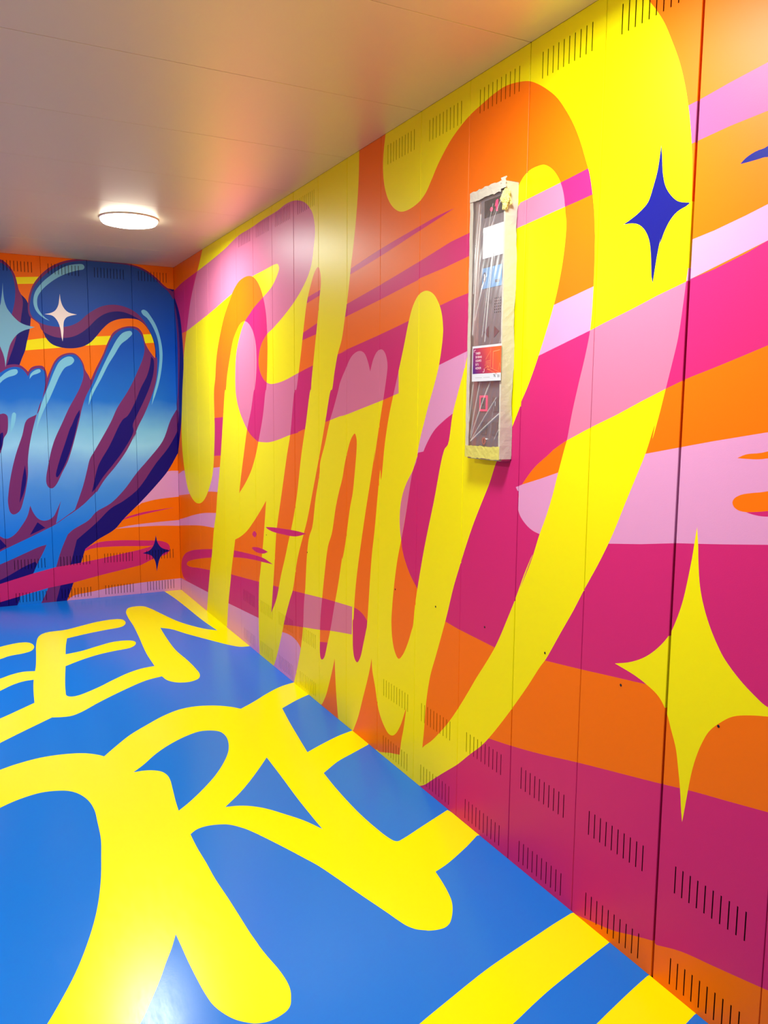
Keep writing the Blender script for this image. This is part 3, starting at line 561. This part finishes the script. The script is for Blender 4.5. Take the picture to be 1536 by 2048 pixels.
# loudspeaker holes
for i in range(5):
    for j in range(6):
        a, b = fy(3.905 + i * 0.009), fz(1.655 - j * 0.008)
        poly_part('speaker_hole', [(a + 0.0022 * math.cos(t * math.pi / 4), b + 0.0022 * math.sin(t * math.pi / 4)) for t in range(8)], BLACK, 0.0003, cp, B1)
for a, b in ((3.858, 1.640), (3.880, 1.648)):
    a, b = fy(a), fz(b)
    poly_part('indicator', [(a + 0.005 * math.cos(t * math.pi / 5), b + 0.006 * math.sin(t * math.pi / 5)) for t in range(10)], GREY, 0.0008, cp, B1)
# direction arrows
a, b = fy(3.866), fz(1.562)
poly_part('arrow', [(a + 0.012, b), (a - 0.010, b - 0.016), (a - 0.010, b + 0.016)], DRED, 0.001, cp, B1, 'dark red arrow pointing left')
a, b = fy(3.915), fz(1.560)
poly_part('arrow', [(a - 0.014, b), (a + 0.010, b - 0.016), (a + 0.010, b + 0.016)], DRED, 0.001, cp, B1, 'dark red arrow pointing right')
# buttons
ya, yb, za, zb = fy(3.841), fy(3.879), fz(1.377), fz(1.331)
bt = plate('button', ya - 0.005, yb + 0.005, za - 0.006, zb + 0.006, GREY, 0.003, base=B1, label='call button inside a lit red frame')
for q in ((ya, yb, za, za - 0.005), (ya, yb, zb, zb + 0.005), (ya, ya - 0.005, za - 0.005, zb + 0.005), (yb, yb + 0.005, za - 0.005, zb + 0.005)):
    plate('lit_frame', *q, LITR, 0.0028, bt, B1, 0.0006)
def text_part(name, body, size, yz, m, parent, base, sx=1.0, weight=0.0):
    cu = bpy.data.curves.new('text', 'FONT')
    cu.body = body; cu.size = size; cu.align_x = 'LEFT'; cu.align_y = 'CENTER'; cu.offset = weight
    cu.resolution_u = 2
    tmp = bpy.data.objects.new('text', cu)
    sc.collection.objects.link(tmp)
    me = bpy.data.meshes.new_from_object(tmp.evaluated_get(bpy.context.evaluated_depsgraph_get()))
    bpy.data.objects.remove(tmp); bpy.data.curves.remove(cu)
    me.materials.clear(); me.materials.append(m)
    # text x axis runs along -y, text y axis along +z, facing -x
    me.transform(Matrix(((0, 0, -1, 0), (-sx, 0, 0, 0), (0, 1, 0, 0), (0, 0, 0, 1))))
    o = bpy.data.objects.new(name, me)
    sc.collection.objects.link(o)
    o.location = (base, yz[0], yz[1])
    o.parent = parent
    o.matrix_parent_inverse = Matrix.Translation(parent.location).inverted()
    return o
INK = mat('dark_ink', (30, 28, 40), 0.5)
bpy.context.view_layer.update()
text_part('figure', '0', 0.022, (fy(3.853), fz(1.354)), BLACK, bt, B1 - 0.0032)
k2 = plate('button', fy(3.905), fy(3.937), fz(1.372), fz(1.330), GREY, 0.002, base=B1, label='unlit grey button')
text_part('figure', '1', 0.020, (fy(3.916), fz(1.352)), WHITE, k2, B1 - 0.0022)
for a, b in ((3.850, 1.300), (3.905, 1.300)):
    plate('button', fy(a), fy(a + 0.030), fz(b), fz(b - 0.038), GREY, 0.002, base=B1, label='unlit grey button')
# key switch
a, b = fy(3.868), fz(1.243)
ks = poly_part('key_switch', [(a + 0.011 * math.cos(t * math.pi / 8), b + 0.011 * math.sin(t * math.pi / 8)) for t in range(16)], CHROME, 0.003, cp, B1)
plate('keyhole', a - 0.0015, a + 0.0015, b - 0.006, b + 0.006, BLACK, 0.0003, ks, B1 - 0.003, 0)

# ------------------------------------------------------------------ clear film and masking tape over it
film_m = bpy.data.materials.new('clear_film')
film_m.use_nodes = True
nt = film_m.node_tree
for n_ in list(nt.nodes): nt.nodes.remove(n_)
o_ = nt.nodes.new('ShaderNodeOutputMaterial'); tr = nt.nodes.new('ShaderNodeBsdfTransparent'); gl = nt.nodes.new('ShaderNodeBsdfGlossy'); df = nt.nodes.new('ShaderNodeBsdfDiffuse')
gl.inputs['Roughness'].default_value = 0.2
df.inputs['Color'].default_value = (0.9, 0.88, 0.86, 1)
m1 = nt.nodes.new('ShaderNodeMixShader'); m2 = nt.nodes.new('ShaderNodeMixShader'); lw = nt.nodes.new('ShaderNodeLayerWeight')
lw.inputs['Blend'].default_value = 0.35
ms = nt.nodes.new('ShaderNodeMath'); ms.operation = 'MULTIPLY_ADD'; ms.inputs[1].default_value = 0.12; ms.inputs[2].default_value = 0.015
nt.links.new(lw.outputs['Fresnel'], ms.inputs[0])
at_ = nt.nodes.new('ShaderNodeAttribute'); at_.attribute_name = 'fold'
fm = nt.nodes.new('ShaderNodeMath'); fm.operation = 'MULTIPLY_ADD'; fm.inputs[1].default_value = 0.75; fm.inputs[2].default_value = 0.05
nt.links.new(at_.outputs['Fac'], fm.inputs[0]); nt.links.new(fm.outputs[0], m1.inputs[0])
nt.links.new(tr.outputs[0], m1.inputs[1]); nt.links.new(df.outputs[0], m1.inputs[2])
nt.links.new(ms.outputs[0], m2.inputs[0]); nt.links.new(m1.outputs[0], m2.inputs[1]); nt.links.new(gl.outputs[0], m2.inputs[2])
nt.links.new(m2.outputs[0], o_.inputs['Surface'])

film = cp
bm = bmesh.new()
ny, nz = 110, 380
folds = []
creases = []   # (y0, z0, y1, z1, height, width): folds pulled tight between the taped edges
cr = random.Random(3)
def ffy(px): return fy(px)
for q in ((3.800, 1.24, 3.965, 1.335, .0060, .0022), (3.800, 1.24, 3.93, 1.37, .004, .0025), (3.80, 1.25, 3.885, 1.40, .0045, .0025), (3.805, 1.26, 3.90, 1.42, .004, .002), (3.80, 1.26, 3.845, 1.42, .004, .003),
          (3.79, 1.30, 3.83, 1.52, .004, .004), (3.925, 1.25, 3.965, 1.30, .004, .002), (3.865, 1.535, 3.90, 1.79, .006, .0025), (3.85, 1.55, 3.895, 1.78, .005, .002), (3.80, 1.56, 3.83, 1.90, .005, .005),
          (3.81, 1.60, 3.86, 1.72, .004, .004), (3.80, 1.68, 3.822, 1.93, .004, .004), (3.885, 1.86, 3.935, 1.93, .004, .0025), (3.87, 1.85, 3.89, 1.92, .004, .002), (3.90, 1.44, 3.95, 1.55, .003, .002)):
    creases.append((ffy(q[0]), fz(q[1]), ffy(q[2]), fz(q[3]), q[4], q[5]))
for i in range(14):
    a = cr.uniform(Y0 + 0.01, Y1 - 0.02); b = cr.uniform(1.23, 1.88); L = cr.uniform(0.03, 0.11); an = cr.uniform(-0.15, 0.6)
    creases.append((a, b, a - L * math.sin(an), b + L * math.cos(an), cr.uniform(.0010, .0022), cr.uniform(.001, .002)))
ca = np.array(creases)
grid = []
for i in range(ny + 1):
    row = []
    for j in range(nz + 1):
        Yp = Y0 + 0.003 + (Y1 - Y0 - 0.010) * i / ny; Zp = 1.216 + (1.934 - 1.216) * j / nz
        d = ca[:, 2:4] - ca[:, 0:2]
        t = np.clip(((Yp - ca[:, 0]) * d[:, 0] + (Zp - ca[:, 1]) * d[:, 1]) / (d ** 2).sum(1), 0, 1)
        ds = np.hypot(Yp - ca[:, 0] - t * d[:, 0], Zp - ca[:, 1] - t * d[:, 1])
        h = (ca[:, 4] * 0.55 * np.exp(-(ds / ca[:, 5]) ** 2) * np.sin(np.pi * np.clip(t, 0.08, 0.92))).max()
        folds.append(min(1.0, (np.exp(-(ds / (ca[:, 5] * 0.8)) ** 2) * ca[:, 4] / 0.006).max()) ** 1.5)
        h += 0.0002 * math.sin(Yp * 180 + Zp * 33) * math.sin(Zp * 60 + Yp * 90)
        row.append(bm.verts.new((XF - 0.0062 - h, Yp, Zp)))
    grid.append(row)
for i in range(ny):
    for j in range(nz): bm.faces.new((grid[i][j], grid[i + 1][j], grid[i + 1][j + 1], grid[i][j + 1]))
pf = link('protective_film', bm, film_m, film, (XF, (Y0 + Y1) / 2, 1.216), True)
pf.data.attributes.new('fold', 'FLOAT', 'POINT').data.foreach_set('value', folds)
pf['label'] = 'wrinkled clear plastic film stretched over the face'

def ragged(name, y0, y1, z0, z1, m, base, amp=0.0015, n=24, vertical=True, parent=film, label=None, seed=1, thick=0.0012):
    """strip of tape with torn, slightly wavy edges and a crinkled surface"""
    rg = random.Random(seed); bm = bmesh.new()
    rows = []
    for i in range(n + 1):
        t = i / n; row = []
        e0, e1 = rg.uniform(-amp, amp), rg.uniform(-amp, amp)
        for s in range(5):
            w = s / 4
            if vertical: a, b = y0 + e0 + (y1 + e1 - y0 - e0) * w, z0 + (z1 - z0) * t
            else: a, b = y0 + (y1 - y0) * t, z0 + e0 + (z1 + e1 - z0 - e0) * w
            row.append(bm.verts.new((base - thick - rg.uniform(0, 0.0009), a, b)))
        rows.append(row)
    for r0, r1 in zip(rows, rows[1:]):
        for s in range(4): bm.faces.new((r0[s], r1[s], r1[s + 1], r0[s + 1]))
    be = [e for e in bm.edges if e.is_boundary]
    g = bmesh.ops.extrude_edge_only(bm, edges=be)['geom']
    for v in g:
        if isinstance(v, bmesh.types.BMVert): v.co.x = base
    bmesh.ops.recalc_face_normals(bm, faces=bm.faces)
    o = link(name, bm, m, parent, (base, (y0 + y1) / 2, (z0 + z1) / 2))
    if label: o['label'] = label
    return o
XT = XF - 0.0055
ragged('masking_tape', Y1 - 0.013, Y1 + 0.001, 1.215, 1.956, TAPE, XT, 0.0012, 40, seed=2, label='off-white masking tape')
ragged('masking_tape', Y0 + 0.022, Y1 + 0.001, 1.930, 1.958, TAPE, XT - 0.0016, 0.002, 16, False, seed=3)
ragged('masking_tape', Y0 - 0.0015, Y0 + 0.005, 1.205, 1.89, TAPE, XT, 0.0008, 40, seed=4)
ragged('masking_tape', Y0 - 0.001, Y1 + 0.001, 1.194, 1.230, TAPEY, XT - 0.0014, 0.002, 18, False, seed=5, label='masking tape across the foot, smeared with yellow paint')
# tape wrapped over the near side of the housing
bm = bmesh.new(); rg = random.Random(11); rows = []
for i in range(60):
    z = 1.196 + (1.953 - 1.196) * i / 59
    e = rg.uniform(-0.0012, 0.0012) + 0.003 * math.sin(i * 0.35)
    rows.append([bm.verts.new((XF - 0.0075 + (D + 0.0055 + e if s == 3 else (D + 0.0075) * s / 3) , Y0 - 0.002 - rg.uniform(0, 0.0008), z)) for s in range(4)])
for r0, r1 in zip(rows, rows[1:]):
    for s in range(3): bm.faces.new((r0[s], r1[s], r1[s + 1], r0[s + 1]))
for v in bm.verts: v.co.x = min(v.co.x, -0.0008)
g = bmesh.ops.extrude_face_region(bm, geom=list(bm.faces))['geom']
for v in g:
    if isinstance(v, bmesh.types.BMVert): v.co.y += 0.0016
bmesh.ops.recalc_face_normals(bm, faces=bm.faces)
link('masking_tape', bm, TAPE, film, (XF / 2, Y0, 1.2))
# crumpled wad of paint smeared tape at the upper corner
bm = bmesh.new(); bmesh.ops.create_icosphere(bm, subdivisions=4, radius=1)
for v in bm.verts:
    nrm = v.co.normalized()
    k = 1 + 0.55 * (mnoise.noise(nrm * 1.7 + Vector((3, 1, 7)))) - 0.45 * abs(mnoise.noise(nrm * 3.1)) + 0.22 * mnoise.noise(nrm * 6)
    v.co = Vector((nrm.x * 0.014, nrm.y * 0.015, nrm.z * 0.026)) * k + Vector((-0.042, Y0 - 0.004, 1.905))
wad_m = mat('yellow_smeared_tape', (214, 208, 130), 0.6, 0, 0.5, 200)
link('tape_wad', bm, wad_m, film, (-0.042, Y0 - 0.004, 1.905))['label'] = 'crumpled wad of tape smeared with yellow paint'
ragged('tape_flap', Y0 - 0.006, Y0 + 0.018, 1.935, 1.964, TAPE, XT - 0.004, 0.003, 8, seed=9)
poly_part('torn_gap', [(Y0 + 0.016, 1.900), (Y0 + 0.002, 1.895), (Y0 - 0.002, 1.945), (Y0 + 0.004, 1.950), (Y0 + 0.012, 1.925)], BLACK, 0.0008, film, XF - 0.0075, 'dark torn gap in the tape')

# ------------------------------------------------------------------ printed notice stuck on the film
XP = XF - 0.0125
py0, py1 = fy(3.9605) + 0.001, fy(3.811)
pz0, pz1 = fz(1.419), fz(1.523)
POST = bpy.data.materials.new('notice_print')
POST.use_nodes = True
nt = POST.node_tree; b = nt.nodes['Principled BSDF']; b.inputs['Roughness'].default_value = 0.35
geo = nt.nodes.new('ShaderNodeNewGeometry'); vm_ = nt.nodes.new('ShaderNodeVectorMath'); vm_.operation = 'DOT_PRODUCT'
vm_.inputs[1].default_value = (0, -1.0, 0.55)
nt.links.new(geo.outputs['Position'], vm_.inputs[0])
mr = nt.nodes.new('ShaderNodeMapRange')
mr.inputs['From Min'].default_value = -py1 * 1 + 0.55 * pz0
mr.inputs['From Max'].default_value = -py0 * 1 + 0.55 * pz1
nt.links.new(vm_.outputs['Value'], mr.inputs['Value'])
rp = nt.nodes.new('ShaderNodeValToRGB'); e = rp.color_ramp.elements
e[0].position = 0.12; e[0].color = lin((60, 10, 120)); e[1].position = 0.85; e[1].color = lin((236, 92, 28))
k_ = e.new(0.42); k_.color = lin((176, 44, 78))
nt.links.new(mr.outputs['Result'], rp.inputs['Fac']); nt.links.new(rp.outputs['Color'], b.inputs['Base Color'])
poster = empty('notice', (XP, (py0 + py1) / 2, pz0), label='small purple to orange printed notice stuck over the lift control panel', cat='notice')
plate('paper', py0, py1, pz0, pz1, WHITE, 0.0004, poster, XP, 0)
plate('picture', py0, py1 - 0.004, fz(1.4415), pz1 - 0.006, POST, 0.0002, poster, XP - 0.0004, 0)
XQ = XP - 0.0008
LET = mat('pale_print', (246, 214, 224), 0.5)
LINE = mat('orange_line_print', (246, 140, 90), 0.5)
for i, s in enumerate(('TAMBIÉN', 'EN VERANO', 'CUIDAMOS', 'DE TU', 'ASCENSOR')):
    text_part('lettering', s, 0.0088, (py1 - 0.018, pz1 - 0.0215 - i * 0.0106), LET, poster, XQ, 0.66, 0.00012)
for q in (((py1 - 0.009, py1 - 0.017, pz1 - 0.0105, pz1 - 0.012)), ((py1 - 0.009, py1 - 0.0105, pz1 - 0.0105, pz1 - 0.018)), ((py1 - 0.056, py1 - 0.064, pz1 - 0.0745, pz1 - 0.076)), ((py1 - 0.0625, py1 - 0.064, pz1 - 0.066, pz1 - 0.076))):
    plate('corner_mark', *q, LET, 0.0002, poster, XQ + 0.0002, 0)
def stroke(pts, w=0.0006):
    bm = bmesh.new()
    for (a, b_), (c, d) in zip(pts, pts[1:]):
        A = Vector((0, a, b_)); B = Vector((0, c, d)); t = (B - A).normalized(); s = Vector((0, -t.z, t.y)) * w
        vs = [bm.verts.new(v + Vector((XQ, 0, 0))) for v in (A - s, B - s, B + s, A + s)]
        bm.faces.new(vs)
    return link('line_drawing', bm, LINE, poster, (XQ, pts[0][0], pts[0][1]))
q0, q1 = py1, pz1
stroke([(q0 - 0.106, q1 - 0.068), (q0 - 0.106, q1 - 0.020), (q0 - 0.138, q1 - 0.017)], 0.0011)
stroke([(q0 - 0.094, q1 - 0.064), (q0 - 0.094, q1 - 0.008)])
stroke([(q0 - 0.070, q1 - 0.040), (q0 - 0.092, q1 - 0.018)])
for i in range(6): stroke([(q0 - 0.070, q1 - 0.046 - i * 0.004), (q0 - 0.094, q1 - 0.044 - i * 0.005)])
stroke([(q0 - 0.066, q1 - 0.056), (q0 - 0.138, q1 - 0.078)])
stroke([(q0 - 0.066, q1 - 0.064), (q0 - 0.128, q1 - 0.083)])
stroke([(q0 - 0.134, q1 - 0.072), (q0 - 0.138, q1 - 0.052), (q0 - 0.144, q1 - 0.066)])
text_part('lettering', 'TK', 0.011, (py1 - 0.108, pz0 + 0.0135), INK, poster, XQ + 0.0004, 0.9, 0.0002)
for i in range(2): plate('print_line', py1 - 0.128, py1 - 0.139, pz0 + 0.0155 - i * 0.004, pz0 + 0.0142 - i * 0.004, INK, 0.0001, poster, XQ + 0.0004, 0)
for a, c in ((0.018, 0.052), (0.060, 0.092)):
    plate('print_line', py1 - a, py1 - c, pz0 + 0.011, pz0 + 0.0098, mat('grey_print', (170, 170, 175), 0.6), 0.0001, poster, XQ + 0.0004, 0)
